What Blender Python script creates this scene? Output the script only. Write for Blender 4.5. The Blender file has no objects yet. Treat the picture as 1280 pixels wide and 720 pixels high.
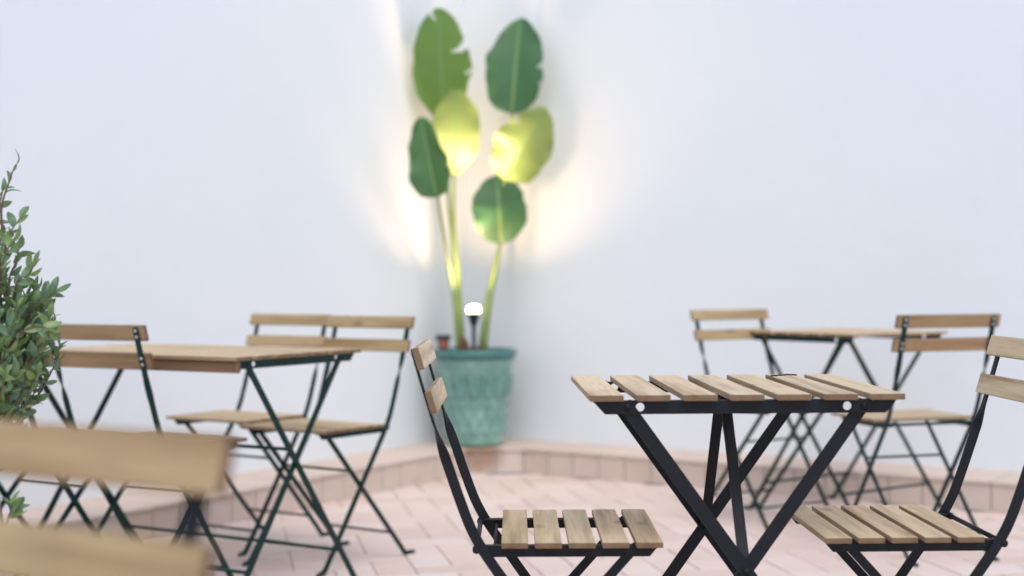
import bpy, bmesh, math, random
from mathutils import Vector, Matrix, noise
random.seed(7)
S = bpy.context.scene
R = math.radians
COL = S.collection

# ------------------------------------------------------------------ camera
cam_d = bpy.data.cameras.new("camera")
cam = bpy.data.objects.new("camera", cam_d)
COL.objects.link(cam)
S.camera = cam
CAM_H = 0.9049
cam_d.sensor_width = 36.0
cam_d.lens = 1841.0 / 1280.0 * 36.0
cam_d.clip_start = 0.05
cam_d.clip_end = 400.0
cam.matrix_world = Matrix.Translation((0, 0, CAM_H)) @ Matrix.Rotation(math.pi / 2 - 0.0044, 4, 'X') @ Matrix.Rotation(-0.0051, 4, 'Z')
cam_d.dof.use_dof = True
cam_d.dof.focus_distance = 2.92
cam_d.dof.aperture_fstop = 2.35
cam_d.dof.aperture_blades = 0

# ------------------------------------------------------------------ world, sun, exposure
SUN_EL, SUN_AZ = R(60), R(166)          # azimuth measured clockwise from +Y (away from camera)
w = bpy.data.worlds.new("World")
S.world = w
w.use_nodes = True
nt = w.node_tree
bg = nt.nodes["Background"]
sky = nt.nodes.new("ShaderNodeTexSky")
sky.sky_type = 'NISHITA'
sky.sun_disc = False
sky.sun_elevation = SUN_EL
sky.sun_rotation = SUN_AZ
sky.air_density = 1.0
sky.dust_density = 1.0
sky.ozone_density = 1.0
nt.links.new(sky.outputs[0], bg.inputs[0])
bg.inputs[1].default_value = 0.13
sun_d = bpy.data.lights.new("sun", 'SUN')
sun_d.energy = 0.75
sun_d.angle = R(45)
sun_d.color = (1.0, 0.96, 0.90)
sun = bpy.data.objects.new("sun", sun_d)
COL.objects.link(sun)
sd = Vector((math.sin(SUN_AZ) * math.cos(SUN_EL), math.cos(SUN_AZ) * math.cos(SUN_EL), math.sin(SUN_EL)))
sun.rotation_euler = sd.to_track_quat('Z', 'Y').to_euler()
S.view_settings.view_transform = 'Standard'
S.view_settings.look = 'None'
S.view_settings.gamma = 1.0
S.view_settings.use_curve_mapping = False
S.view_settings.exposure = 1.10

# ------------------------------------------------------------------ materials
class NT:
    def __init__(self, name):
        self.m = bpy.data.materials.new(name)
        self.m.use_nodes = True
        self.t = self.m.node_tree
        self.b = self.t.nodes["Principled BSDF"]
        self.out = self.t.nodes["Material Output"]
    def n(self, typ, **kw):
        nd = self.t.nodes.new(typ)
        for k, v in kw.items():
            if k in nd.inputs.keys() if hasattr(nd.inputs, 'keys') else False:
                nd.inputs[k].default_value = v
            else:
                setattr(nd, k, v)
        return nd
    def l(self, a, b): self.t.links.new(a, b)
    def noise(self, vec, scale, detail=4, rough=.55):
        nd = self.t.nodes.new("ShaderNodeTexNoise")
        nd.inputs["Scale"].default_value = scale
        nd.inputs["Detail"].default_value = detail
        nd.inputs["Roughness"].default_value = rough
        if vec is not None: self.l(vec, nd.inputs["Vector"])
        return nd.outputs["Fac"]
    def ramp(self, fac, stops):
        nd = self.t.nodes.new("ShaderNodeValToRGB")
        cr = nd.color_ramp
        while len(cr.elements) > 1: cr.elements.remove(cr.elements[-1])
        cr.elements[0].position = stops[0][0]; cr.elements[0].color = (*stops[0][1], 1)
        for p, c in stops[1:]:
            e = cr.elements.new(p); e.color = (*c, 1)
        self.l(fac, nd.inputs[0])
        return nd.outputs[0]
    def mixc(self, fac, a, b, blend='MIX'):
        nd = self.t.nodes.new("ShaderNodeMix")
        nd.data_type = 'RGBA'; nd.blend_type = blend
        for i, v in ((0, fac), (6, a), (7, b)):
            if hasattr(v, 'node'): self.l(v, nd.inputs[i])
            elif i == 0: nd.inputs[i].default_value = v
            else: nd.inputs[i].default_value = (*v, 1)
        return nd.outputs[2]
    def math(self, op, a, b=0.0):
        nd = self.t.nodes.new("ShaderNodeMath"); nd.operation = op
        for i, v in ((0, a), (1, b)):
            if hasattr(v, 'node'): self.l(v, nd.inputs[i])
            else: nd.inputs[i].default_value = v
        return nd.outputs[0]
    def bump(self, h, strength, dist=.001):
        nd = self.t.nodes.new("ShaderNodeBump")
        nd.inputs["Strength"].default_value = strength
        nd.inputs["Distance"].default_value = dist
        self.l(h, nd.inputs["Height"])
        self.l(nd.outputs[0], self.b.inputs["Normal"])
    def coords(self, kind="Object", scale=(1, 1, 1), rnd=0.0):
        tc = self.t.nodes.new("ShaderNodeTexCoord")
        mp = self.t.nodes.new("ShaderNodeMapping")
        self.l(tc.outputs[kind], mp.inputs[0])
        mp.inputs["Scale"].default_value = scale
        if rnd:
            oi = self.t.nodes.new("ShaderNodeObjectInfo")
            mu = self.t.nodes.new("ShaderNodeVectorMath"); mu.operation = 'SCALE'
            mu.inputs[0].default_value = (rnd, rnd * .7, rnd * .45)
            self.l(oi.outputs["Random"], mu.inputs["Scale"])
            self.l(mu.outputs[0], mp.inputs["Location"])
        return mp.outputs[0]
    def rand(self):
        return self.t.nodes.new("ShaderNodeObjectInfo").outputs["Random"]

def wood(name, dark, mid, light, tint=(1, 1, 1)):
    q = NT(name)
    v = q.coords("Object", (3.0, 55, 55), rnd=37.0)
    n1 = q.noise(v, 1.0, 5, .6)
    v2 = q.coords("Object", (1.5, 14, 14), rnd=91.0)
    n2 = q.noise(v2, 1.0, 3, .5)
    f = q.math('ADD', q.math('MULTIPLY', n1, .55), q.math('MULTIPLY', n2, .45))
    c = q.ramp(f, [(.34, dark), (.46, mid), (.56, light), (.66, mid), (.74, dark)])
    # each board its own tone
    tn = q.ramp(q.rand(), [(0, (1, 1, 1)), (.25, (.90, .89, .80)), (.5, (1, .92, .87)), (.75, (.86, .83, .72)), (1, (1, .97, .90))])
    c = q.mixc(1.0, c, tn, 'MULTIPLY')
    # knots
    v3 = q.coords("Object", (5.0, 11, 11), rnd=53.0)
    vo = q.t.nodes.new("ShaderNodeTexVoronoi"); vo.inputs["Scale"].default_value = 1.0
    q.l(v3, vo.inputs["Vector"])
    kn = q.ramp(vo.outputs["Distance"], [(.05, (1, 1, 1)), (.17, (0, 0, 0))])
    c = q.mixc(q.math('MULTIPLY', kn, .55), c, tuple(x * .35 for x in dark))
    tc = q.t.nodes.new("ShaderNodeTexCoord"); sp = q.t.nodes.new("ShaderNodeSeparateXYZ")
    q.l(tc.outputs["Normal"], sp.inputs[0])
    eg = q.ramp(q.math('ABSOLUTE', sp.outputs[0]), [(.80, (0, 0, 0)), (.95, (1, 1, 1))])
    ec = q.mixc(n1, (.07, .03, .01), (.18, .09, .034))  # brown for slat ends and sides: end grain, plus shade put into the colour
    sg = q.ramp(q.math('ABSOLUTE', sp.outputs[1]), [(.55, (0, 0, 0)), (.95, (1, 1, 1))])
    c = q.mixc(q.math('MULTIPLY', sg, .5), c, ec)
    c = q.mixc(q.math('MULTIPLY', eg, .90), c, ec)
    fl = q.ramp(q.noise(q.coords("Object", (9, 9, 9), rnd=71.0), 1.0, 5, .7), [(.56, (0, 0, 0)), (.72, (1, 1, 1))])
    c = q.mixc(q.math('MULTIPLY', fl, .25), c, tuple(x * .8 for x in dark))
    q.l(c, q.b.inputs["Base Color"])
    q.b.inputs["Roughness"].default_value = .55
    q.bump(n1, .35, .0008)
    return q.m

M = {}
M['wood'] = wood("wood_pale", (.34, .21, .11), (.55, .40, .24), (.69, .53, .345), (.84, .77, .64))
M['wood_seat'] = wood("wood_seat", (.28, .18, .09), (.47, .345, .20), (.60, .46, .29), (.84, .77, .64))
M['wood_back'] = wood("wood_oiled", (.23, .14, .06), (.34, .23, .11), (.43, .31, .16), (.82, .76, .62))
M['wood_shaded'] = wood("wood_shaded", (.17, .095, .04), (.27, .165, .08), (.36, .24, .13), (.84, .72, .56))  # back slats seen from behind: their shade is put into a darker brown
M['wood_brown'] = wood("wood_brown", (.12, .06, .03), (.21, .11, .055), (.27, .15, .08), (.8, .7, .6))

def metal(name, base, rough=.55):
    q = NT(name)
    v = q.coords("Object", (1, 1, 1), rnd=5.0)
    n = q.noise(v, 45, 3)
    c = q.mixc(n, tuple(x * .8 for x in base), tuple(x * 1.25 for x in base))
    sp = q.ramp(q.noise(v, 240, 2), [(.70, (0, 0, 0)), (.78, (1, 1, 1))])
    c = q.mixc(q.math('MULTIPLY', sp, .25), c, (.16, .15, .15))
    q.l(c, q.b.inputs["Base Color"])
    q.b.inputs["Roughness"].default_value = rough
    q.b.inputs["Metallic"].default_value = .0
    q.b.inputs["Specular IOR Level"].default_value = .22
    q.bump(q.noise(v, 600, 2), .15, .0004)
    return q.m
M['steel'] = metal("steel_charcoal", (.0085, .009, .0105))
M['steel_green'] = metal("steel_dark_green", (.003, .022, .019), .4)

def plain(name, c, rough=.6, metallic=0, var=.15, scale=30):
    q = NT(name)
    n = q.noise(q.coords("Object", rnd=3.0), scale, 4)
    q.l(q.mixc(n, tuple(x * (1 - var) for x in c), tuple(min(1, x * (1 + var)) for x in c)), q.b.inputs["Base Color"])
    q.b.inputs["Roughness"].default_value = rough
    q.b.inputs["Metallic"].default_value = metallic
    return q.m
M['bolt'] = plain("bolt_zinc", (.55, .56, .58), .35, .85)
M['black'] = plain("black_thread", (.008, .007, .007), .6)
M['soil'] = plain("potting_soil", (.06, .035, .022), .9, scale=80, var=.5)
M['rubber'] = plain("foot_plastic", (.012, .025, .024), .5)
M['terracotta'] = plain("terracotta", (.30, .11, .07), .8, scale=20)

def mk_wall():
    q = NT("lime_plaster")
    v = q.coords("Object")
    n = q.noise(v, .9, 5, .6); n2 = q.noise(v, 5.5, 5, .6)
    c = q.mixc(n, (.71, .715, .70), (.775, .78, .762))
    c = q.mixc(q.math('MULTIPLY', n2, .10), c, (.66, .68, .72))
    q.l(c, q.b.inputs["Base Color"]); q.b.inputs["Roughness"].default_value = .92
    q.b.inputs["Specular IOR Level"].default_value = .2
    q.bump(q.math('ADD', q.noise(v, 14, 5), q.math('MULTIPLY', q.noise(v, 120, 3), .3)), .35, .006)
    return q.m
M['wall'] = mk_wall()

def mk_tile(name, a, b, c3, stain=None, rnd=11.0):
    q = NT(name)
    v = q.coords("Object", rnd=rnd)
    base = q.ramp(q.rand(), [(0, a), (.5, b), (1, c3)])
    n = q.noise(v, 9, 5, .65)
    c = q.mixc(q.math('MULTIPLY', q.ramp(n, [(.35, (0, 0, 0)), (.75, (1, 1, 1))]), .28), base, (.73, .62, .56))
    n2 = q.noise(v, 60, 4)
    c = q.mixc(q.math('MULTIPLY', n2, .16), c, (.50, .38, .33))
    if stain:
        g = q.t.nodes.new("ShaderNodeNewGeometry")
        vm = q.t.nodes.new("ShaderNodeVectorMath"); vm.operation = 'DISTANCE'
        q.l(g.outputs["Position"], vm.inputs[0]); vm.inputs[1].default_value = stain
        f = q.math('ADD', vm.outputs["Value"], q.math('MULTIPLY', q.math('SUBTRACT', q.noise(g.outputs["Position"], 22, 4), .5), .10))
        mk = q.ramp(f, [(.05, (1, 1, 1)), (.13, (0, 0, 0))])
        c = q.mixc(q.math('MULTIPLY', mk, .75), c, (.25, .13, .06))
    q.l(c, q.b.inputs["Base Color"]); q.b.inputs["Roughness"].default_value = .75
    q.bump(q.noise(v, 45, 5), .3, .002)
    return q.m
M['brick'] = mk_tile("floor_brick", (.58, .43, .345), (.64, .485, .40), (.67, .54, .47))
M['riser'] = mk_tile("riser_tile", (.53, .41, .325), (.57, .455, .36), (.59, .45, .375), stain=(-.15, 6.95, .10))
M['grout'] = plain("grout", (.55, .50, .48), .9, scale=12)

def mk_leaf(name, dark, light, trans, tf, vein=True, rough=.48):
    q = NT(name)
    v = q.coords("Object", rnd=2.0)
    n = q.noise(v, 9, 4)
    c = q.mixc(n, dark, light)
    if vein:   # UV: x across (-1..1 as 0..1), y along
        tc = q.t.nodes.new("ShaderNodeTexCoord"); sp = q.t.nodes.new("ShaderNodeSeparateXYZ")
        q.l(tc.outputs["UV"], sp.inputs[0])
        ax = q.math('ABSOLUTE', q.math('SUBTRACT', sp.outputs[0], .5))
        rib = q.ramp(ax, [(.018, (1, 1, 1)), (.05, (0, 0, 0))])
        c = q.mixc(q.math('MULTIPLY', rib, .8), c, (.12, .26, .09))
        ph = q.math('ADD', q.math('MULTIPLY', sp.outputs[1], 210), q.math('MULTIPLY', ax, -70))
        wv = q.math('SINE', ph)
        c = q.mixc(q.math('MULTIPLY', q.math('ADD', wv, 1), .14), c, (.14, .28, .07))
        q.bump(wv, .25, .002)
    else:
        c = q.mixc(q.math('MULTIPLY', q.rand(), .6), c, trans)
    q.l(c, q.b.inputs["Base Color"]); q.b.inputs["Roughness"].default_value = rough
    tr = q.t.nodes.new("ShaderNodeBsdfTranslucent"); tr.inputs[0].default_value = (*trans, 1)
    mx = q.t.nodes.new("ShaderNodeMixShader"); mx.inputs[0].default_value = tf
    q.l(q.b.outputs[0], mx.inputs[1]); q.l(tr.outputs[0], mx.inputs[2]); q.l(mx.outputs[0], q.out.inputs[0])
    return q.m
M['banana_lit'] = mk_leaf("strelitzia_lit_leaf", (.11, .19, .05), (.22, .30, .09), (.55, .52, .12), .32)  # leaves above the lamp: its light is put into a yellower green
M['banana_mid'] = mk_leaf("strelitzia_mid_leaf", (.02, .10, .035), (.09, .24, .05), (.40, .48, .05), .28)  # in-between green for the partly lamplit leaf, light put into the colour
M['banana'] = mk_leaf("strelitzia_leaf", (.010, .068, .036), (.022, .105, .042), (.16, .30, .03), .18)
M['stem'] = plain("petiole", (.20, .27, .07), .5)
M['husk'] = plain("dry_sheath", (.16, .07, .035), .8)
M['shrub'] = mk_leaf("shrub_leaf", (.05, .115, .075), (.105, .19, .115), (.36, .46, .13), .25, vein=False, rough=.42)
M['twig'] = plain("shrub_twig", (.16, .10, .07), .8)

def mk_glaze():
    q = NT("turquoise_glaze")
    v = q.coords("Object")
    n = q.noise(v, 11, 5)
    c = q.ramp(n, [(.3, (.11, .24, .19)), (.55, (.17, .32, .255)), (.75, (.27, .42, .345))])
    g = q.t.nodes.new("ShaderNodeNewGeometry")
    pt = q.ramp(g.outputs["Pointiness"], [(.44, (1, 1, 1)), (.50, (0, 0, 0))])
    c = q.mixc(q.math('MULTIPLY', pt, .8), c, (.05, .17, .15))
    q.l(c, q.b.inputs["Base Color"]); q.b.inputs["Roughness"].default_value = .22
    q.b.inputs["Coat Weight"].default_value = .4
    q.bump(n, .2, .003)
    return q.m
M['glaze'] = mk_glaze()
M['glaze_rim'] = plain("rim_glaze", (.06, .17, .155), .2, var=.4, scale=14)

# ------------------------------------------------------------------ mesh helpers
def fin(name, bm, mat, parent=None, smooth=False, loc=None, rot=None):
    bmesh.ops.recalc_face_normals(bm, faces=bm.faces[:])
    me = bpy.data.meshes.new(name)
    bm.to_mesh(me); bm.free()
    if smooth:
        for p in me.polygons: p.use_smooth = True
    me.materials.append(mat)
    return place(name, me, parent, loc, rot)
def place(name, me, parent=None, loc=None, rot=None):
    o = bpy.data.objects.new(name, me)
    COL.objects.link(o)
    if parent: o.parent = parent
    if loc is not None: o.location = loc
    if rot is not None: o.rotation_euler = rot
    return o
def thing(name, label, cat, group=None, loc=(0, 0, 0), rz=0.0):
    o = bpy.data.objects.new(name, None)
    COL.objects.link(o); o.location = loc; o.rotation_euler = (0, 0, rz)
    o.empty_display_size = .1
    o['label'] = label; o['category'] = cat
    if group: o['group'] = group
    return o
def tag(o, label, cat, group=None):
    o['label'] = label; o['category'] = cat
    if group: o['group'] = group
    return o
def box(bm, x0, x1, y0, y1, z0, z1, bev=0.0, mat=None, seg=1):
    vs = [bm.verts.new((x, y, z)) for x in (x0, x1) for y in (y0, y1) for z in (z0, z1)]
    f = [bm.faces.new([vs[i] for i in q]) for q in ((0, 1, 3, 2), (4, 6, 7, 5), (0, 4, 5, 1), (2, 3, 7, 6), (0, 2, 6, 4), (1, 5, 7, 3))]
    if bev:
        es = set(e for g in f for e in g.edges)
        bmesh.ops.bevel(bm, geom=list(es), offset=bev, segments=seg, profile=.6, affect='EDGES')
    if mat is not None: bmesh.ops.transform(bm, matrix=mat, verts=vs)
def catmull(pts, n=5):
    P = [Vector(p) for p in pts]
    P = [P[0] * 2 - P[1]] + P + [P[-1] * 2 - P[-2]]
    out = []
    for i in range(1, len(P) - 2):
        for k in range(n):
            t = k / n
            a, b, c, d = P[i - 1], P[i], P[i + 1], P[i + 2]
            out.append(.5 * ((2 * b) + (c - a) * t + (2 * a - 5 * b + 4 * c - d) * t * t + (3 * b - a - 3 * c + d) * t ** 3))
    out.append(P[-2].copy())
    return out
def sweep_flat(bm, pts, wdirs, w, t):
    """flat bar along pts; wdirs = direction of the broad face at each point"""
    rings = []
    n = len(pts)
    for i, p in enumerate(pts):
        T = (pts[min(i + 1, n - 1)] - pts[max(i - 1, 0)]).normalized()
        W = Vector(wdirs[i]); W = (W - T * W.dot(T)).normalized()
        N = T.cross(W).normalized()
        ww = w[i] if isinstance(w, (list, tuple)) else w
        rings.append([bm.verts.new(p + W * a * ww / 2 + N * b * t / 2) for a, b in ((-1, -1), (1, -1), (1, 1), (-1, 1))])
    for a, b in zip(rings, rings[1:]):
        for k in range(4): bm.faces.new((a[k], a[(k + 1) % 4], b[(k + 1) % 4], b[k]))
    bm.faces.new(rings[0][::-1]); bm.faces.new(rings[-1])
def tube(bm, pts, r, seg=8):
    pts = [Vector(p) for p in pts]
    rings = []; n = len(pts); up = None
    for i, p in enumerate(pts):
        T = (pts[min(i + 1, n - 1)] - pts[max(i - 1, 0)]).normalized()
        if up is None: up = Vector((0, 0, 1)) if abs(T.z) < .9 else Vector((1, 0, 0))
        A = (up - T * up.dot(T)).normalized(); up = A; B = T.cross(A)
        rr = r[i] if isinstance(r, (list, tuple)) else r
        rings.append([bm.verts.new(p + A * math.cos(2 * math.pi * k / seg) * rr + B * math.sin(2 * math.pi * k / seg) * rr) for k in range(seg)])
    for a, b in zip(rings, rings[1:]):
        for k in range(seg): bm.faces.new((a[k], a[(k + 1) % seg], b[(k + 1) % seg], b[k]))
    bm.faces.new(rings[0][::-1]); bm.faces.new(rings[-1])
def lathe(bm, prof, seg=48, disp=None, uv=None):
    rings = []
    for (r, z) in prof:
        ring = []
        for k in range(seg):
            a = 2 * math.pi * k / seg
            rr = r + (disp(a, z) if disp else 0)
            ring.append(bm.verts.new((rr * math.cos(a), rr * math.sin(a), z)))
        rings.append(ring)
    for a, b in zip(rings, rings[1:]):
        for k in range(seg): bm.faces.new((a[k], a[(k + 1) % seg], b[(k + 1) % seg], b[k]))
    bm.faces.new(rings[0][::-1]); bm.faces.new(rings[-1])

# ------------------------------------------------------------------ the setting
def struct(o):
    o['kind'] = 'structure'
    return o
bm = bmesh.new()
box(bm, -60, 60, -60, 60, -.30, -.006)
floor = struct(fin('floor', bm, M['grout']))

C0 = Vector((-.236, 7.533))                 # inner corner of the two walls
DL = Vector((-.519, -.855)).normalized()   # along the left wall towards the camera
DR = Vector((.829, -.559)).normalized()    # along the right wall
NL = Vector((DL.y, -DL.x)); NL = NL if NL.x < 0 else -NL      # outward
NR = Vector((DR.y, -DR.x)); NR = NR if NR.y > 0 else -NR
def quad_prism(bm, corners, z0, z1):
    a = [bm.verts.new((c.x, c.y, z0)) for c in corners]
    b = [bm.verts.new((c.x, c.y, z1)) for c in corners]
    n = len(a)
    bm.faces.new(a[::-1]); bm.faces.new(b)
    for i in range(n): bm.faces.new((a[i], a[(i + 1) % n], b[(i + 1) % n], b[i]))
WH = 4.2
bm = bmesh.new()
e = C0 + DL * 9.5
quad_prism(bm, [C0, e, e + NL * .3, C0 + NL * .3 + NR * .3], -.3, WH)
o = fin('wall', bm, M['wall']); struct(o)
tag(o, 'plain white plastered wall running from behind the potted plant to the left', 'wall')
bm = bmesh.new()
e = C0 + DR * 11
quad_prism(bm, [C0 + NR * .0, e, e + NR * .3, C0 + NR * .3 + NL * .3], -.3, WH - .003)
o = fin('wall', bm, M['wall']); struct(o)
tag(o, 'plain white plastered wall running from behind the potted plant to the right', 'wall')

# plinth: a low tiled ledge along the foot of both walls, chamfered in the corner
PYC = 6.95
PL = Vector((-.211, PYC)); PR = Vector((.050, PYC)); PH = .118
ends = (PL + DL * 7.0, PR + DR * 9.0)
bm = bmesh.new()
core = [ends[0] + NL * .012, PL + Vector((-.004, .012)), PR + Vector((.004, .012)), ends[1] + NR * .012,
        ends[1] + NR * .30, C0 + DR * .02 + NR * -.0, C0, ends[0] + NL * .30]
core = [ends[0] + NL * .012, PL + Vector((-.004, .012)), PR + Vector((.004, .012)), ends[1] + NR * .012,
        ends[1] + NR * .36, C0 + (NR + NL) * .02, ends[0] + NL * .36]
quad_prism(bm, core, -.05, PH - .012)
plinth = struct(fin('plinth', bm, M['grout']))
tag(plinth, 'low pink tiled ledge along the foot of the white walls', 'ledge')
def tile_me(name, sx, sy, sz, mat, bev=.0015):
    bm = bmesh.new()
    box(bm, -sx / 2, sx / 2, 0, sy, 0, sz, bev)
    bmesh.ops.recalc_face_normals(bm, faces=bm.faces[:])
    me = bpy.data.meshes.new(name); bm.to_mesh(me); bm.free(); me.materials.append(mat)
    return me
PITCH = .1365
r_me = tile_me('riser_tile', PITCH - .004, .012, PH - .014, M['riser'])
t_me = tile_me('ledge_tile', PITCH - .004, .335, .014, M['riser'])
rt = random.Random(3)
def tiles(P0, D, N, L):
    ang = math.atan2(-N.x, N.y)      # local +y -> N
    n = int(L / PITCH)
    for i in range(n):
        c = P0 + D * (PITCH * (i + .5))
        c1 = c - N * (.0015 * rt.random())
        place('riser_tile', r_me, plinth, (c1.x, c1.y, .0), (0, 0, ang + rt.uniform(-.01, .01)))
        c2 = c - N * .008
        place('ledge_tile', t_me, plinth, (c2.x, c2.y, PH - .0135 + rt.uniform(0, .0015)), (0, 0, ang + rt.uniform(-.004, .004)))
tiles(PL, DL, NL, 3.7)
tiles(PR, DR, NR, 3.2)
ch = (PR - PL); nch = 2; pch = ch.length / nch
c_me = tile_me('riser_tile', pch - .006, .012, PH - .014, M['riser'])
for i in range(nch):
    c = PL + Vector((1, 0)) * pch * (i + .5)
    place('riser_tile', c_me, plinth, (c.x, c.y, 0), (0, 0, 0))
# ledge top in the corner: one fitted slab per wedge
for (a, b, c, d) in ((PL, Vector((-.085, PYC)), C0, PL + NL * .335), (Vector((-.079, PYC)), PR, PR + NR * .335, C0 + DR * .006)):
    bm = bmesh.new()
    q = [Vector((v.x, v.y - .008)) if abs(v.y - PYC) < 1e-6 else v for v in (a, b, c, d)]
    quad_prism(bm, q, PH - .0135, PH)
    fin('ledge_tile', bm, M['riser'], plinth)
# the rest of the ledge beyond what the photograph shows
bm = bmesh.new()
for P0, D, N, L0, L1 in ((PL, DL, NL, 3.69, 6.9), (PR, DR, NR, 3.15, 8.9)):
    a = P0 + D * L0; b = P0 + D * L1
    quad_prism(bm, [a - N * .008, b - N * .008, b + N * .335, a + N * .335], PH - .0135, PH - .001)
    quad_prism(bm, [a, b, b + N * .011, a + N * .011], 0, PH - .0145)
o = fin('ledge_run', bm, M['riser'], plinth); o['kind'] = 'stuff'

# floor bricks laid in herringbone
BL, BW, GAP = .250, .125, .005
b_me = []
for k in range(3):
    bm = bmesh.new()
    box(bm, -BL / 2 + GAP / 2, BL / 2 - GAP / 2, -BW / 2 + GAP / 2, BW / 2 - GAP / 2, -.03, 0, .0025)
    for v in bm.verts: v.co += Vector((rt.uniform(-.001, .001), rt.uniform(-.001, .001), rt.uniform(-.0008, .0008)))
    bmesh.ops.recalc_face_normals(bm, faces=bm.faces[:])
    me = bpy.data.meshes.new('brick'); bm.to_mesh(me); bm.free(); me.materials.append(M['brick']); b_me.append(me)
A = R(11)
ca, sa = math.cos(A), math.sin(A)
bricks = []
u = BW
for i in range(-60, 60):
    for j in range(-40, 40):
        # herringbone cell: shift (1,1) and (2,-2) lattice in units of brick width
        ox, oy = i * 1 + j * 2, i * 1 - j * 2
        for (cx, cy, rot) in ((ox + 1.0, oy + .5, 0), (ox + .5, oy - 2.0, 90)):
            X = (cx * ca - cy * sa) * u; Y = (cx * sa + cy * ca) * u + 5.0
            bricks.append((X, Y, rot))
def inside(X, Y):
    p = Vector((X, Y))
    return (p - PL).dot(NL) < .06 and (p - PR).dot(NR) < .06 and Y < PYC + .06 and Y > -1.2 and -4.5 < X < 4.8
bricks = [b for b in bricks if inside(b[0], b[1])]
def vis(b):
    X, Y, _ = b
    if Y < 3.5: return -1
    px = 640 + 1841 * X / Y; py = 352 + 1841 * CAM_H / Y
    if -40 < px < 1320 and py < 745: return 1.0 / Y ** 3
    return -1
bricks.sort(key=vis, reverse=True)
n_ind = min(300, sum(1 for b in bricks if vis(b) > 0))
for i, (X, Y, rot) in enumerate(bricks[:n_ind]):
    place('brick', b_me[i % 3], floor, (X, Y, rt.uniform(-.0012, .0012)), (rt.uniform(-.003, .003), rt.uniform(-.003, .003), A + R(rot) + rt.uniform(-.006, .006)))
bm = bmesh.new()
for (X, Y, rot) in bricks[n_ind:]:
    m = Matrix.Translation((X, Y, rt.uniform(-.0012, .0012))) @ Matrix.Rotation(A + R(rot), 4, 'Z')
    box(bm, -BL / 2 + GAP / 2, BL / 2 - GAP / 2, -BW / 2 + GAP / 2, BW / 2 - GAP / 2, -.02, 0, 0, m)
o = fin('brick_paving', bm, M['brick'], floor); o['kind'] = 'stuff'

# ------------------------------------------------------------------ folding chair
YU, YL_, YR_ = .160, .146, .154
def slat_me(name, L, W, T, mat, bev=.0022):
    bm = bmesh.new()
    box(bm, -L / 2, L / 2, -W / 2, W / 2, -T / 2, T / 2, bev, seg=2)
    bmesh.ops.recalc_face_normals(bm, faces=bm.faces[:])
    me = bpy.data.meshes.new(name); bm.to_mesh(me); bm.free(); me.materials.append(mat)
    return me
CW = .376
seat_me = slat_me('seat_slat', CW, .0470, .0105, M['wood_seat'])
back_me = slat_me('back_slat', CW, .0405, .0120, M['wood_back'])
bm = bmesh.new(); bmesh.ops.create_uvsphere(bm, u_segments=10, v_segments=6, radius=.0045)
for v in bm.verts: v.co.z *= .45
bolt_me = bpy.data.meshes.new('bolt'); bm.to_mesh(bolt_me); bm.free(); bolt_me.materials.append(M['bolt'])

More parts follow.
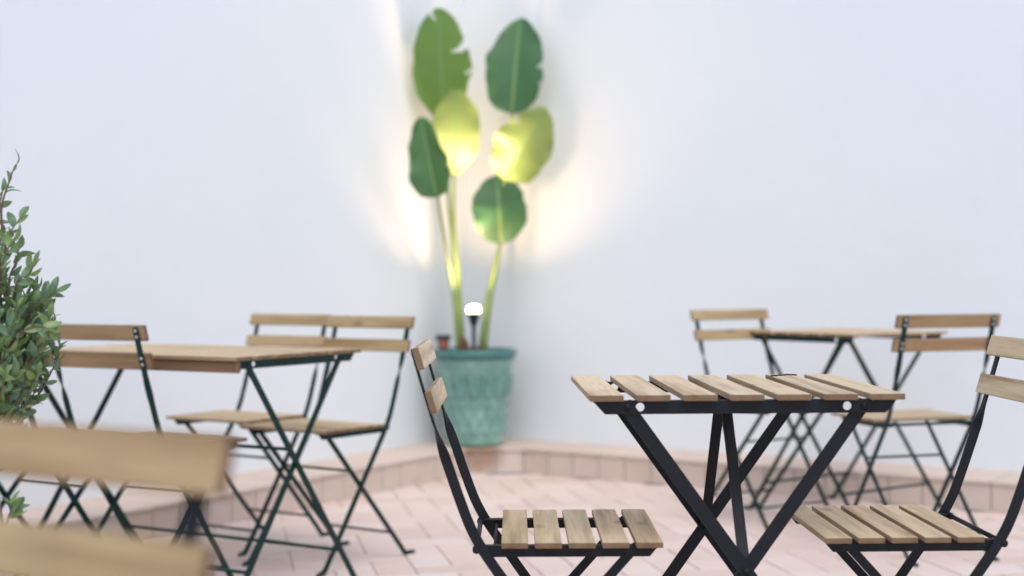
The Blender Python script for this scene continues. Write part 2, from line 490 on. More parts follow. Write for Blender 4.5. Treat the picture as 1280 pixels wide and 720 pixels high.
up_prof = [(-.156, .787), (-.1415, .735), (-.126, .683), (-.109, .628), (-.091, .575), (-.074, .525), (-.053, .470), (-.028, .425), (.010, .370), (.08, .270), (.15, .170), (.215, .077), (.255, .022), (.268, .009), (.285, .006)]
lg_prof = [(.240, .437), (.18, .370), (.10, .281), (.02, .192), (-.06, .103), (-.125, .030), (-.140, .012), (-.156, .006), (-.182, .0055)]
def interp(prof, z):
    for (x0, z0), (x1, z1) in zip(prof, prof[1:]):
        if z1 <= z <= z0: return x0 + (x1 - x0) * (z0 - z) / (z0 - z1)
def make_chair(steel, wb=None):
    t = thing('folding_chair', '', 'chair')
    for s in (1, -1):
        bm = bmesh.new()
        pts = catmull([(x, s * YU, z) for x, z in up_prof], 10)
        wd, ww = [], []
        for i, p in enumerate(pts):
            T = (pts[min(i + 1, len(pts) - 1)] - pts[max(i - 1, 0)]).normalized()
            side = Vector((0, 1, 0)); inpl = T.cross(side)
            f = min(1, max(0, (.660 - p.z) / .09)); f = f * f * (3 - 2 * f)
            a = f * math.pi / 2
            wd.append(side * math.cos(a) + inpl * math.sin(a) * s)
            ww.append(.0170 + .0012 * f)
        # rounded top end
        ww[0] = .010; ww[1] = .0155
        sweep_flat(bm, pts, wd, ww, .0042)
        up = fin('upright', bm, steel, t)
        bm = bmesh.new(); box(bm, .262, .296, s * YU - .006, s * YU + .006, 0, .011, .002)
        fin('foot_cap', bm, M['rubber'], up)
        bm = bmesh.new()
        pts = catmull([(x, s * YL_, z) for x, z in lg_prof], 4)
        wd = []
        for i, p in enumerate(pts):
            T = (pts[min(i + 1, len(pts) - 1)] - pts[max(i - 1, 0)]).normalized()
            wd.append(T.cross(Vector((0, 1, 0))))
        sweep_flat(bm, pts, wd, .0165, .0042)
        lg = fin('leg', bm, steel, t)
        bm = bmesh.new(); box(bm, -.192, -.164, s * YL_ - .006, s * YL_ + .006, 0, .0115, .002)
        fin('foot_cap', bm, M['rubber'], lg)
        # angle-iron seat rail, front end cut on the slant
        bm = bmesh.new()
        z1, z0 = .4385, .4185
        y0, y1 = (s * YR_, s * (YR_ - .003))
        prof = [(-.040, z1), (.279, z1), (.262, z0), (-.020, z0), (-.040, z0 + .008)]
        a = [bm.verts.new((x, y0, z)) for x, z in prof]; b = [bm.verts.new((x, y1, z)) for x, z in prof]
        bm.faces.new(a); bm.faces.new(b[::-1])
        for i in range(5): bm.faces.new((a[i], b[i], b[(i + 1) % 5], a[(i + 1) % 5]))
        ya, yb = sorted((s * (YR_ - .0031), s * (YR_ - .018)))
        box(bm, -.038, .276, ya, yb, z1 - .0030, z1 - .0003)
        fin('seat_rail', bm, steel, t)
    # cross rods
    def rod(name, x, z, y, r):
        bm = bmesh.new(); tube(bm, [(x, -y, z), (x, y, z)], r); fin(name, bm, steel, t, True)
    for prof, z, y in ((lg_prof, .308, YL_ - .002), (lg_prof, .085, YL_ - .002), (up_prof, .075, YU - .002)):
        rod('stretcher', interp(prof, z), z, y, .0042)
    rod('hinge_rod', interp(up_prof, .430) - .013, .4335, YU - .004, .0048)
    rod('stop_wire', -.012, .4300, YR_ - .004, .0028)
    for s in (1, -1):
        bm = bmesh.new()
        x = interp(up_prof, .430) - .013
        tube(bm, [(x, s * (YU - .016), .4325), (x, s * (YU + .001), .4325)], .0072, 14)
        tube(bm, [(x, s * (YU + .0012), .4325), (x, s * (YU + .004), .4325)], .0048, 6)
        fin('hinge_knob', bm, steel, t)
    # crossing pivots
    zc = .30
    for k in range(40):
        d = interp(up_prof, zc) - interp(lg_prof, zc)
        zc += d * .4 if abs(d) > 1e-5 else 0
    for s in (1, -1):
        bm = bmesh.new(); xc = interp(up_prof, zc)
        tube(bm, [(xc, s * (YL_ - .004), zc), (xc, s * (YU + .0045), zc)], .006, 10)
        fin('pivot', bm, steel, t, True)
    for i in range(5):
        place('seat_slat', seat_me, t, (.0237 + i * .0589, 0, .4387 + .0053 + .0002), (0, 0, math.pi / 2))
    tilt = math.atan2(.156 - .109, .787 - .628)
    # slats stand on the front face of the uprights
    for k, dz in enumerate((.0185, .0945)):
        z = .787 - dz
        x = interp(up_prof, z) + .0085 * math.cos(tilt)
        rot = Matrix.Rotation(-tilt, 4, 'Y') @ Matrix.Rotation(math.pi / 2, 4, 'X') @ Matrix.Identity(4)
        # slat local x -> chair y, local y -> up along the tilt, local z -> forward
        Yv = Vector((-math.sin(tilt), 0, math.cos(tilt))); Zv = Vector((math.cos(tilt), 0, math.sin(tilt))); Xv = Vector((0, 1, 0))
        m = Matrix((Xv, Yv, Xv.cross(Yv))).transposed().to_4x4()
        m.translation = (x, 0, z + .0085 * math.sin(tilt))
        sl = place('back_slat', wb or back_me, t); sl.matrix_local = m
        for s in (1, -1):
            for q in (-.0085, .0085):
                zz = z + q
                xx = interp(up_prof, zz) - .0026 * math.cos(tilt)
                Z2 = Vector((-math.cos(tilt), 0, -math.sin(tilt)))
                m2 = Z2.to_track_quat('Z', 'Y').to_matrix().to_4x4(); m2.translation = (xx, s * YU, zz)
                b = place('bolt', bolt_me, t); b.matrix_local = m2
    return t
def copy_tree(o, parent=None):
    c = o.copy(); COL.objects.link(c)
    if parent: c.parent = parent
    for chd in list(o.children):
        copy_tree(chd, c)
    return c

GC = 'folding chairs with slatted wooden seats and backs'
ch_a = make_chair(M['steel'], slat_me('back_slat', CW, .0405, .0120, M['wood']))
ch_b = make_chair(M['steel_green'])
ch_f = make_chair(M['steel'], slat_me('back_slat', .385, .0440, .0125, M['wood_back']))
ch_c = make_chair(M['steel_green'], slat_me('back_slat', CW, .0435, .0120, M['wood_shaded']))
specs = [ # proto, x, y, rot, label
 (ch_a, -.0207, 2.7517, -.0029, 'sharp chair left of the front table, seen from its side'),
 (ch_a, .8302, 2.7894, 3.1609, 'sharp chair right of the front table, its back cut off by the picture edge'),
 (ch_f, -.447, 1.055, -2.14, 'large blurred folding chair back closest to the camera at bottom left'),
 (ch_b, -.5614, 4.8439, 4.0939, 'chair right of the long table, nearest of its pair to the turquoise pot'),
 (ch_b, -.88, 5.1924, 4.1356, 'chair behind the long table, left of its twin, seat half hidden by table legs'),
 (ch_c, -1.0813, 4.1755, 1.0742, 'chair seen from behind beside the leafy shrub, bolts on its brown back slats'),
 (ch_b, -1.4561, 4.3156, .9942, 'chair hidden behind the leafy shrub, only its crossed legs showing'),
 (ch_b, .9219, 5.6227, -1.0409, 'far chair at the left end of the far right table, its back slats facing us'),
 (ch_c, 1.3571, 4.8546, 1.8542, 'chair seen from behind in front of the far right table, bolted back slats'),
]
seen = set()
for proto, x, y, rz, lab in specs:
    if id(proto) in seen: t = copy_tree(proto)
    else: t = proto; seen.add(id(proto))
    t.location = (x, y, 0); t.rotation_euler = (0, 0, rz)
    t['label'] = lab; t['group'] = GC

# ------------------------------------------------------------------ folding tables
TT = .7065
def make_table(L, D, steel, label, mat, vstrut=True, lw=.0235, flange=True, apron=False, group=None, ns=7):
    t = thing('folding_table', label, 'table', group)
    pitch = (L - .0595) / (ns - 1)
    me = slat_me('tabletop_slat', D, .0595, .0110, mat, .0018)
    for i in range(ns):
        x = -L / 2 + .02975 + i * pitch
        place('tabletop_slat', me, t, (x, rt.uniform(-.001, .001), TT - .0055), (0, 0, math.pi / 2))
    yr = D / 2 - .018
    z1 = TT - .0113; z0 = z1 - .0235
    for s in (1, -1):
        # rail web with two round holes
        bm = bmesh.new()
        outer = [(-L / 2 + .006, z1), (L / 2 - .010, z1), (L / 2 - .030, z0), (-L / 2 + .028, z0)]
        loops = [outer]
        for hx in (-.186, .178):
            loops.append([(hx + .0078 * math.cos(a * math.pi / 8), (z0 + z1) / 2 + .0005 + .0078 * math.sin(a * math.pi / 8)) for a in range(16)])
        es = []
        for lp in loops:
            vs = [bm.verts.new((x, s * yr, z)) for x, z in lp]
            es += [bm.edges.new((vs[i], vs[(i + 1) % len(vs)])) for i in range(len(vs))]
        bmesh.ops.triangle_fill(bm, use_beauty=True, use_dissolve=False, edges=es)
        # drop faces inside holes
        for f in list(bm.faces):
            c = f.calc_center_median()
            if any(math.hypot(c.x - hx, c.z - (z0 + z1) / 2 - .0005) < .0065 for hx in (-.186, .178)) and all(
                    any(abs(math.hypot(v.co.x - hx, v.co.z - (z0 + z1) / 2 - .0005) - .0078) < 1e-4 for hx in (-.186, .178)) for v in f.verts):
                bm.faces.remove(f)
        ret = bmesh.ops.extrude_face_region(bm, geom=bm.faces[:])
        for v in [g for g in ret['geom'] if isinstance(g, bmesh.types.BMVert)]: v.co.y -= s * .003
        ya, yb = sorted((s * (yr - .0031), s * (yr - .022)))
        for xa, xb in ((-L / 2 + .008, L / 2 - .012),):
            box(bm, xa, xb, ya, yb, z1 - .003, z1 - .0003)
        fin('table_rail', bm, steel, t)
    px = .208; fx = .268; zp = z1 - .011
    for s in (1, -1):
        for kind, sg, dy in (('p', -1, .006), ('q', 1, .012)):
            y = s * (yr - dy)
            a = Vector((sg * px, y, zp)); b = Vector((-sg * fx, y, .02))
            T = (b - a).normalized()
            pts = [a - T * .008, a, a + (b - a) * .5, b - T * .02, b - T * .006, b + Vector((-sg * .012, 0, -.013)), b + Vector((-sg * .036, 0, -.0145))]
            pts = pts[:3] + catmull(pts[3:], 3)
            wd = []
            for i in range(len(pts)):
                TT_ = (pts[min(i + 1, len(pts) - 1)] - pts[max(i - 1, 0)]).normalized()
                wd.append(TT_.cross(Vector((0, 1, 0))))
            bm = bmesh.new()
            sweep_flat(bm, pts, wd, lw, .0048)
            if kind == 'p' and flange:      # inner flange of the angle iron
                N = T.cross(Vector((0, 1, 0))).normalized(); N = N if N.z < 0 else -N
                c0 = a + T * .02 + N * .0102 - Vector((0, s * .0092, 0)); c1 = b - T * .03 + N * .0102 - Vector((0, s * .0092, 0))
                sweep_flat(bm, [c0, c1], [Vector((0, 1, 0))] * 2, .0135, .003)
            lg = fin('leg', bm, steel, t)
            bm = bmesh.new(); e0 = b + Vector((-sg * .034, 0, 0))
            box(bm, e0.x - .014, e0.x + .014, y - .007, y + .007, 0, .013, .002)
            fin('foot_cap', bm, M['rubber'], lg)
            bm = bmesh.new()
            tube(bm, [(a.x, s * (yr - dy - .006), a.z), (a.x, s * (yr + .0035), a.z)], .0062, 12)
            fin('pivot', bm, steel, t, True)
        zc = zp * fx / (px + fx) if False else None
        fr = px / (px + fx); zx = zp + (.02 - zp) * fr
        bm = bmesh.new()
        tube(bm, [(0, s * (yr - .018), zx), (0, s * (yr + .001), zx)], .0065, 12)
        fin('pivot', bm, steel, t, True)
        if vstrut:
            bm = bmesh.new()
            a = Vector((-.002 * s, s * .010, z1 - .004)); b = Vector((0, s * (yr - .019), zx))
            sweep_flat(bm, [a, b], [Vector((1, 0, 0))] * 2, .020, .004)
            fin('brace', bm, steel, t)
    def rod(sg, z, dy, r=.0052):
        f = (zp - z) / (zp - .02)
        x = sg * px + (-sg * fx - sg * px) * f
        bm = bmesh.new(); tube(bm, [(x, -(yr - dy), z), (x, yr - dy, z)], r); fin('stretcher', bm, steel, t, True)
    rod(-1, .115, .008); rod(1, .115, .014)
    if apron:
        rod(-1, .435, .008)
        bm = bmesh.new()
        box(bm, -D / 2 + .004, D / 2 - .004, -.008, .008, -.016, .016, .004)
        o = fin('apron_board', bm, M['wood_brown'], t, loc=(-L / 2 + .016, 0, TT - .0115 - .0163), rot=(0, 0, math.pi / 2))
    return t
GT = 'folding tables with slatted wooden tops'
t = make_table(.551, .539, M['steel'], 'small square slatted table in sharp focus between the two front chairs', M['wood'], group=GT)
t.location = (.4039, 2.8294, 0); t.rotation_euler = (0, 0, .0199)
front_table = t
t = make_table(.551, .539, M['steel_green'], 'small far slatted table behind the front table, partly behind a chair at right', M['wood'], group=GT, lw=.0155, flange=False)
t.location = (1.293, 5.72, 0); t.rotation_euler = (0, 0, -.945)
t = make_table(.551, .917, M['steel_green'], 'long slatted table at left with a brown wooden board under its near edge', M['wood'], vstrut=False, apron=True, lw=.019, flange=False, group=GT)
t.location = (-.9855, 4.3996, 0); t.rotation_euler = (0, 0, 1.0276)

# thin black thread lying on the far end of the sixth tabletop slat
bm = bmesh.new()
pitch = (.551 - .0595) / 6
bx = -.551 / 2 + .02975 + 5 * pitch
loc = [(-.030, .205), (-.024, .212), (-.018, .210), (-.011, .222), (-.005, .219), (.002, .233), (.006, .231), (.010, .246), (.015, .232), (.022, .234), (.027, .226)]
ca_, sa_ = math.cos(.0199), math.sin(.0199)
pts = [((bx + a) * ca_ - b * sa_ + .4039, (bx + a) * sa_ + b * ca_ + 2.8294, TT + .0012) for a, b in loc]
tube(bm, pts, .0017, 5)
tag(fin('thread', bm, M['black']), 'thin wavy black thread lying across the far end of the sharp tabletop', 'thread')

# ------------------------------------------------------------------ turquoise planter on the ledge in the corner
PX, PY = -.182, 7.115
pot = thing('flower_pot', 'large turquoise glazed pot with moulded relief, standing on the corner ledge', 'pot', loc=(PX, PY, PH))
def relief(a, z):
    d = 0.0
    n = 16
    ph = (a * n / (2 * math.pi)) % 1.0 - .5
    if .235 < z < .345:                     # pointed tongues
        tt = (z - .235) / .11
        wd_ = .42 * math.sqrt(max(0, 1 - tt)) + .03
        e_ = abs(ph) / wd_
        d += .022 * math.exp(-(e_ - 1) ** 2 * 9) * (1 - .3 * tt)
    ph2 = ((a * n / (2 * math.pi)) + .5) % 1.0 - .5
    for zc_, s_, m_ in ((.200, .015, .011), (.075, .017, .011)):
        d += m_ * math.exp(-((z - zc_) / s_) ** 2) * math.exp(-(ph2 / .20) ** 2)
    if .09 < z < .19:                       # lozenge lattice
        k = (z - .09) / .10 * math.pi
        d += .0055 * abs(math.cos(a * n / 2 + k)) ** 6 * math.sin(k) + .0055 * abs(math.cos(a * n / 2 - k)) ** 6 * math.sin(k)
    return d
prof = []
key = [(0, .128), (.012, .140), (.04, .141), (.10, .143), (.17, .147), (.24, .154), (.30, .164), (.35, .176), (.39, .186), (.415, .192)]
for i in range(100):
    z = .415 * i / 99
    for (z0_, r0), (z1_, r1) in zip(key, key[1:]):
        if z0_ <= z <= z1_ + 1e-9:
            f = (z - z0_) / (z1_ - z0_); prof.append((r0 + (r1 - r0) * f, z)); break
prof.append((.17, .417)); prof.append((.165, .40)); prof.append((.05, .39))
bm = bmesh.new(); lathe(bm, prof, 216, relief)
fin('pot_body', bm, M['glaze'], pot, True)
bm = bmesh.new(); lathe(bm, [(.190, .418), (.200, .424), (.2035, .436), (.2035, .452), (.204, .461), (.194, .463), (.186, .459), (.184, .440), (.183, .4185)], 72, lambda a, z: .0012 * math.sin(a * 9))
fin('rim', bm, M['glaze_rim'], pot, True)
bm = bmesh.new()
lathe(bm, [(.181, .425), (.178, .442), (.12, .446), (.05, .450), (.004, .451)], 40, lambda a, z: .004 * math.sin(7 * a + z * 90))
fin('soil', bm, M['soil'], pot, True)

def W(px, py, Y):
    if Y > 5: Y += .08
    return Vector(((px - 640) / 1841 * Y, Y, CAM_H - (py - 352) / 1841 * Y))

plant = thing('bird_of_paradise_plant', 'tall plant with six paddle leaves growing from the turquoise pot', 'plant', loc=(PX, PY, PH + .44))
def leaf(base, tip, width, face, bend=0.0, belly=0.0, fold=.12, wave=.006, notch=None, blunt=.0, asym=0.0, shape=1.0, curl=0.0, lit_tone=False):
    """paddle blade from base to tip; face = direction its upper side looks"""
    base, tip = Vector(base), Vector(tip)
    ax = tip - base; L = ax.length; ax.normalize()
    nrm = Vector(face); nrm = (nrm - ax * nrm.dot(ax)).normalized()
    side = ax.cross(nrm).normalized()
    NU, NV = 44, 20
    bm = bmesh.new(); uvl = bm.loops.layers.uv.new("UVMap")
    g = {}
    r_ = random.Random(int(base.x * 9999))
    p1, p2 = r_.uniform(0, 6), r_.uniform(0, 6)
    for i in range(NU + 1):
        t = i / NU
        prof_w = (math.sin(math.pi * min(1, t ** (.62 * shape) * .985 + .012))) ** .52
        # bending: arc backwards along -nrm
        th = bend * t ** 1.7
        y = L * t * (1 - .14 * abs(bend) * t)
        c = base + ax * (y) + nrm * (-math.sin(th) * L * t * .45 + belly * math.sin(math.pi * t))
        for j in range(NV + 1):
            v = j / NV * 2 - 1
            hw = width / 2 * prof_w * (1 + asym * v) * (1 + .035 * math.sin(13 * t + p2 + 2 * v) + .02 * math.sin(29 * t + p1))
            x = hw * v
            lift = fold * abs(x) + curl * x * abs(x) / max(width, .01)
            wv = wave * math.sin(9 * t + p1 + 1.2 * v) * abs(v) ** 1.5 + wave * .6 * math.sin(21 * t + p2) * abs(v) ** 3
            p = c + side * x + nrm * (lift + wv)
            if notch:
                for (tn, sv, depth, wn) in notch:
                    if v * sv > 1 - depth:
                        k = (v * sv - (1 - depth)) / depth
                        d_ = t - tn - .10 * (v * sv - .5)
                        if abs(d_) < wn * k:
                            pass
            g[i, j] = (bm.verts.new(p), j / NV, t)
    for i in range(NU):
        for j in range(NV):
            v = (j + .5) / NV * 2 - 1; t = (i + .5) / NU
            skip = False
            if notch:
                for (tn, sv, depth, wn) in notch:
                    if v * sv > 1 - depth:
                        k = (v * sv - (1 - depth)) / depth
                        if abs(t - tn - .12 * (v * sv - .5)) < wn * k + .004: skip = True
            if skip: continue
            q = [g[i, j], g[i + 1, j], g[i + 1, j + 1], g[i, j + 1]]
            try:
                f = bm.faces.new([a[0] for a in q])
                for lp, a in zip(f.loops, q): lp[uvl].uv = (a[1], a[2])
            except ValueError: pass
    bmesh.ops.delete(bm, geom=[v for v in bm.verts if not v.link_faces], context='VERTS')
    me = bpy.data.meshes.new('leaf'); bm.to_mesh(me); bm.free()
    for p in me.polygons: p.use_smooth = True
    me.materials.append(M[('banana', 'banana_lit', 'banana_mid')[int(lit_tone)]])
    o = place('leaf', me); o.parent = plant
    o.matrix_parent_inverse = Matrix.Translation(-Vector(plant.location))
    # midrib
    bm = bmesh.new()
    pts = []
    for i in range(0, 19):
        t = i / 20
        th = bend * t ** 1.7; y = L * t * (1 - .14 * abs(bend) * t)
        pts.append(base + ax * y + nrm * (-math.sin(th) * L * t * .45 - .001 + belly * math.sin(math.pi * t)))
    tube(bm, pts, [.0055 * (1 - .85 * i / 18) for i in range(19)], 6)
    m = fin('midrib', bm, M['stem'], o, True)
    return o
def stem(pts, r0=.011, r1=.006):
    c = catmull(pts, 8); n = len(c)
    bm = bmesh.new(); tube(bm, c, [r0 + (r1 - r0) * i / (n - 1) for i in range(n)], 8)
    o = fin('stem', bm, M['stem'], None, True); o.parent = plant
    o.matrix_parent_inverse = Matrix.Translation(-Vector(plant.location))
S_Z = 437
leaf(W(555, 146, 7.06), W(550, 8, 6.94), .285, (.25, -1, -.25), bend=.10, fold=.16, notch=[(.60, 1, .62, .040), (.36, 1, .22, .014), (.93, -1, .9, .02)], shape=1.45, lit_tone=2)
leaf(W(641, 142, 7.02), W(651, 18, 7.08), .290, (-.25, -1, .35), bend=.15, fold=.14, shape=1.25, wave=.010, notch=[(.42, 1, .18, .02), (.24, 1, .12, .012)])
leaf(W(568, 219, 7.03), W(573, 114, 6.80), .235, (.1, -1, -.5), bend=.25, belly=.02, fold=.08, shape=1.9, lit_tone=True)
leaf(W(547, 246, 6.62), W(525, 143, 6.60), .190, (-.35, -1, .35), bend=.2, fold=.38, shape=1.0, wave=.012, notch=[(.30, 1, .25, .012)])
leaf(W(631, 224, 7.00), W(684, 138, 6.80), .275, (-.35, -1, -.45), bend=.20, belly=.02, fold=.30, shape=1.5, wave=.016, notch=[(.72, -1, .35, .03)], lit_tone=True)
leaf(W(627, 304, 7.05), W(622, 216, 7.10), .265, (0, -1, 0), bend=.15, belly=.08, fold=.12, shape=1.3)
stem([W(576, S_Z, 7.03), W(571, 350, 7.02), W(562, 260, 7.06), W(559, 190, 7.10), W(555, 145, 7.06)], .012, .006)
stem([W(579, S_Z, 7.05), W(573, 350, 7.06), W(568, 280, 7.06), W(568, 218, 7.03)], .013, .007)
stem([W(572, S_Z, 7.00), W(567, 370, 6.98), W(556, 300, 6.76), W(547, 243, 6.625)], .011, .006)
stem([W(600, S_Z, 7.03), W(610, 370, 7.06), W(628, 290, 7.18), W(641, 200, 7.14), W(641, 141, 7.025)], .012, .006)
stem([W(603, S_Z, 7.00), W(608, 390, 7.00), W(617, 345, 7.02), W(627, 303, 7.05)], .011, .006)
stem([W(606, S_Z, 7.05), W(614, 370, 7.08), W(628, 290, 7.16), W(631, 223, 7.005)], .011, .006)
for (px_, Y_, h_, r_) in ((575, 7.02, .085, .023), (581, 7.055, .07, .02), (603, 7.02, .075, .022), (592, 7.05, .03, .03)):
    bm = bmesh.new()
    b0 = W(px_, 436, Y_)
    lathe(bm, [(r_, 0), (r_ * .95, h_ * .3), (r_ * .75, h_ * .7), (r_ * .45, h_)], 14, lambda a, z: .002 * math.sin(5 * a + z * 40))
    o = fin('sheath', bm, M['husk'], None, True); o.location = b0 + Vector((0, 0, -.02)); o.parent = plant
    o.matrix_parent_inverse = Matrix.Translation(-Vector(plant.location))

# small terracotta pot standing at the left of the soil
sp_ = thing('small_flower_pot', 'tiny terracotta pot with dark green rim on the left edge of the turquoise pot', 'pot', loc=(-.331, 7.08, PH + .4595))
bm = bmesh.new(); lathe(bm, [(.020, 0), (.025, .01), (.030, .052), (.028, .053), (.006, .048)], 24)
fin('pot_body', bm, M['terracotta'], sp_, True)
bm = bmesh.new(); lathe(bm, [(.031, .0535), (.038, .054), (.040, .062), (.038, .071), (.033, .0715), (.031, .056)], 24)
fin('rim', bm, M['rubber'], sp_, True)

# garden spike lamp stuck in the soil
LP = W(592, 386, 6.90)
lamp = thing('spike_lamp', 'lit garden spike lamp stuck into the soil of the turquoise pot', 'lamp', loc=(LP.x, LP.y, PH + .445))
hz = LP.z - (PH + .445)
bm = bmesh.new(); lathe(bm, [(.004, -.06), (.009, .0), (.010, hz - .085), (.012, hz - .075)], 12)
fin('spike', bm, M['steel_green'], lamp, True)
bm = bmesh.new(); lathe(bm, [(.013, hz - .078), (.018, hz - .07), (.026, hz - .035), (.036, hz - .020), (.037, hz - .016), (.030, hz - .019), (.006, hz - .02)], 28)
fin('lamp_housing', bm, M['steel_green'], lamp, True)
q = NT("lamp_glow"); q.b.inputs["Base Color"].default_value = (1, .95, .85, 1)
q.b.inputs["Emission Color"].default_value = (1, .90, .66, 1); q.b.inputs["Emission Strength"].default_value = 9
bm = bmesh.new(); lathe(bm, [(.028, hz - .018), (.031, hz - .010), (.031, hz + .001), (.026, hz + .010), (.015, hz + .016), (.004, hz + .018)], 28)
fin('bulb', bm, q.m, lamp, True)
for nm, en, size, blend, aim in (('lamp_beam', 115, 48, .8, (.05, -.08, 1)), ('lamp_spill', 12, 140, 1.0, (.05, .10, 1))):
    ld = bpy.data.lights.new(nm, 'SPOT')
    ld.energy = en; ld.color = (1, .69, .42); ld.spot_size = R(size); ld.spot_blend = blend; ld.shadow_soft_size = .035
    lo = bpy.data.objects.new(nm, ld); COL.objects.link(lo); lo.parent = lamp
    lo.location = (0, 0, hz + .052)
    lo.rotation_euler = Vector(aim).to_track_quat('-Z', 'Y').to_euler()

# ------------------------------------------------------------------ leafy shrub at the left edge
SX, SY = -.998, 2.60
shrub = thing('shrub', 'leafy green shrub with upright twigs at the left edge of the picture', 'shrub', loc=(SX, SY, .36))
pot2 = thing('planter', 'round terracotta planter under the leafy shrub at the left edge', 'pot', loc=(SX - .08, SY, 0))
bm = bmesh.new(); lathe(bm, [(.10, 0), (.115, .01), (.145, .34), (.152, .342), (.152, .365), (.138, .365), (.132, .335), (.01, .33)], 40)
fin('pot_body', bm, M['terracotta'], pot2, True)
rs = random.Random(21)
lms = []
for k in range(4):
    bm = bmesh.new(); Ls = .031; Ws = [.0125, .014, .0115, .0135][k]
    rows = []
    for i in range(7):
        t_ = i / 6; wv = Ws * (math.sin(math.pi * min(1, t_ ** .9 * .97 + .03))) ** .7 / 2 + .0004
        zz = .004 * math.sin(math.pi * t_) * (1 if k % 2 else -1) - .006 * t_ * t_ * (k - 1)
        rows.append([bm.verts.new((t_ * Ls, s_ * wv, zz + (.0016 if s_ else 0))) for s_ in (-1, 0, 1)])
    for a, b in zip(rows, rows[1:]):
        for j in range(2): bm.faces.new((a[j], b[j], b[j + 1], a[j + 1]))
    me = bpy.data.meshes.new('leaf'); bm.to_mesh(me); bm.free()
    for p in me.polygons: p.use_smooth = True
    me.materials.append(M['shrub']); lms.append(me)
leaves = []
twb = bmesh.new()
def twig(pts, r0, r1, dens, lf=1.0, bare=0.0):
    c = catmull(pts, 6); n = len(c)
    tube(twb, c, [r0 + (r1 - r0) * i / (n - 1) for i in range(n)], 5)
    total = sum((b - a).length for a, b in zip(c, c[1:]))
    m = int(total * dens); ph = rs.random() * 6
    for k in range(m + 1):
        f = bare + (1 - bare) * k / max(1, m)
        i = min(n - 2, int(f * (n - 1))); p = c[i].lerp(c[i + 1], f * (n - 1) - i)
        T = (c[i + 1] - c[i]).normalized()
        ph += 2.4
        A_ = T.orthogonal().normalized(); B_ = T.cross(A_)
        out = A_ * math.cos(ph) + B_ * math.sin(ph)
        d = (T * rs.uniform(.5, 1.1) + out * rs.uniform(.5, .9)).normalized()
        if k == m: d = T
        leaves.append((p, d, lf * rs.uniform(.7, 1.15), rs.random() * 6))
def V(x, y, z): return Vector((x, y, z))
root = V(SX - .08, SY, .36)
# main leader that shows against the wall (tip about 1.12 m)
twig([V(SX + .07, SY + .03, .90), W(-8, 300, 2.62), W(-2, 262, 2.62), W(4, 236, 2.62)], .0026, .0010, 75, 1.0)
twig([V(SX + .08, SY - .03, .88), W(-2, 340, 2.56), W(6, 318, 2.56), W(14, 300, 2.56)], .0026, .0010, 85, 1.05)
twig([V(SX + .10, SY + .02, .86), W(12, 345, 2.62), W(20, 325, 2.62), W(24, 308, 2.62)], .0026, .0010, 80, 1.0)
twig([V(SX + .06, SY + .02, .86), W(-6, 350, 2.60), W(-4, 320, 2.60), W(2, 296, 2.60)], .0026, .0010, 80, 1.0)
twig([V(SX + .10, SY + .02, .95), W(2, 262, 2.60), W(12, 225, 2.60), W(20, 203, 2.60)], .0028, .0010, 38, .95)
twig([V(SX + .09, SY, .86), W(4, 320, 2.58), W(12, 290, 2.58), W(26, 270, 2.6)], .0028, .0010, 60, 1.0)
twig([V(SX + .11, SY, .84), W(22, 350, 2.55), W(36, 340, 2.55), W(42, 330, 2.55)], .0025, .0010, 70, 1.0)
twig([V(SX + .11, SY + .05, .80), W(40, 385, 2.6), W(58, 370, 2.6), W(70, 362, 2.6)], .0025, .0010, 75, .95)
twig([V(SX + .11, SY - .05, .78), W(30, 410, 2.5), W(52, 405, 2.5), W(62, 412, 2.5)], .0025, .0010, 70, 1.0)
twig([V(SX + .08, SY, .60), W(2, 655, 2.45), W(10, 640, 2.45), W(16, 633, 2.45)], .0028, .0012, 45, 1.0, .6)
for k in range(9):
    a = k * .7; tube(twb, [root, root + V(.03 * math.cos(a), .03 * math.sin(a), .15), V(SX + .10 * math.cos(a), SY + .10 * math.sin(a), .66), V(SX + .13 * math.cos(a), SY + .13 * math.sin(a), .85)], [.007, .006, .004, .002], 6)
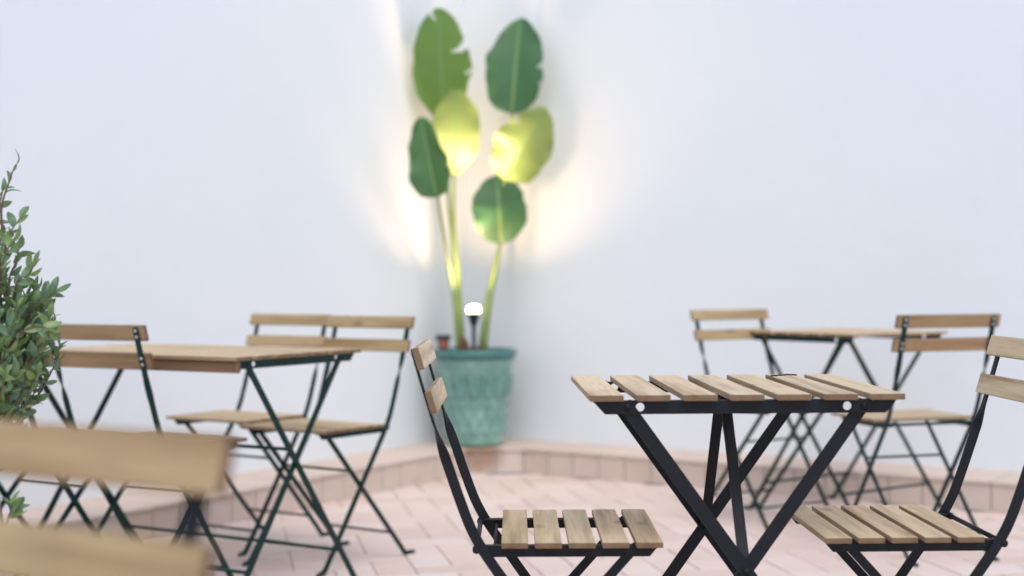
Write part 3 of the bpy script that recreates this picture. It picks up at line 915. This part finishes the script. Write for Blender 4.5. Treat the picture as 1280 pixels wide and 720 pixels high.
for k in range(235):
    # tips spread through an upright egg-shaped crown
    while True:
        x, y, z = rs.uniform(-1, 1), rs.uniform(-1, 1), rs.uniform(-1, 1)
        rr = x * x + y * y + z * z
        if .25 < rr < 1: break
    wz = .785 + z * .165
    rad = .20 * (1 - .25 * max(0, z)) * (1 - .2 * max(0, -z))
    tip = V(SX + .0 + x * rad, SY + y * rad, wz)
    b0 = V(SX + x * rad * .35, SY + y * rad * .35, wz - rs.uniform(.07, .14))
    mid = b0.lerp(tip, .5) + V(x * .02, y * .02, -.01)
    twig([b0, mid, tip, tip + V(x * .01, y * .01, rs.uniform(.02, .05))], .0022, .0008, 95 if z > -.6 else 55, rs.uniform(.75, 1.05), .15)
for k in range(34):
    a = rs.uniform(0, 6.28); r_ = rs.uniform(.05, .17)
    p0 = V(SX + r_ * .5 * math.cos(a), SY + r_ * .5 * math.sin(a), .56); p1 = V(SX + r_ * math.cos(a), SY + r_ * math.sin(a), .66)
    twig([p0, p0.lerp(p1, .5) + V(0, 0, .01), p1], .0022, .001, 25, .8, .3)
o = fin('branches', twb, M['twig'], None, True); o.parent = shrub; o.matrix_parent_inverse = Matrix.Translation(-Vector(shrub.location))
def lmat(p, d, s, ph):
    q_ = d.to_track_quat('X', 'Z').to_matrix().to_4x4()
    return Matrix.Translation(p) @ q_ @ Matrix.Rotation(ph, 4, 'X') @ Matrix.Scale(s, 4)
def lpx(p): return 640 + 1841 * p.x / p.y
leaves.sort(key=lambda L_: (0 if lpx(L_[0]) > -8 else 1, L_[0].y))
Lo = Matrix.Translation(-Vector(shrub.location))
for i, L_ in enumerate(leaves[:300]):
    o = place('leaf', lms[i % 4], shrub); o.matrix_local = Lo @ lmat(*L_)
bm = bmesh.new()
for i, L_ in enumerate(leaves[300:]):
    b2 = bmesh.new(); b2.from_mesh(lms[i % 4]); bmesh.ops.transform(b2, matrix=Lo @ lmat(*L_), verts=b2.verts[:])
    vm = {v: bm.verts.new(v.co) for v in b2.verts}
    for f in b2.faces: bm.faces.new([vm[v] for v in f.verts])
    b2.free()
me = bpy.data.meshes.new('foliage'); bm.to_mesh(me); bm.free(); me.materials.append(M['shrub'])
o = place('foliage', me, shrub); o['kind'] = 'stuff'
print('leaves', len(leaves), 'bricks', len(bricks), n_ind)
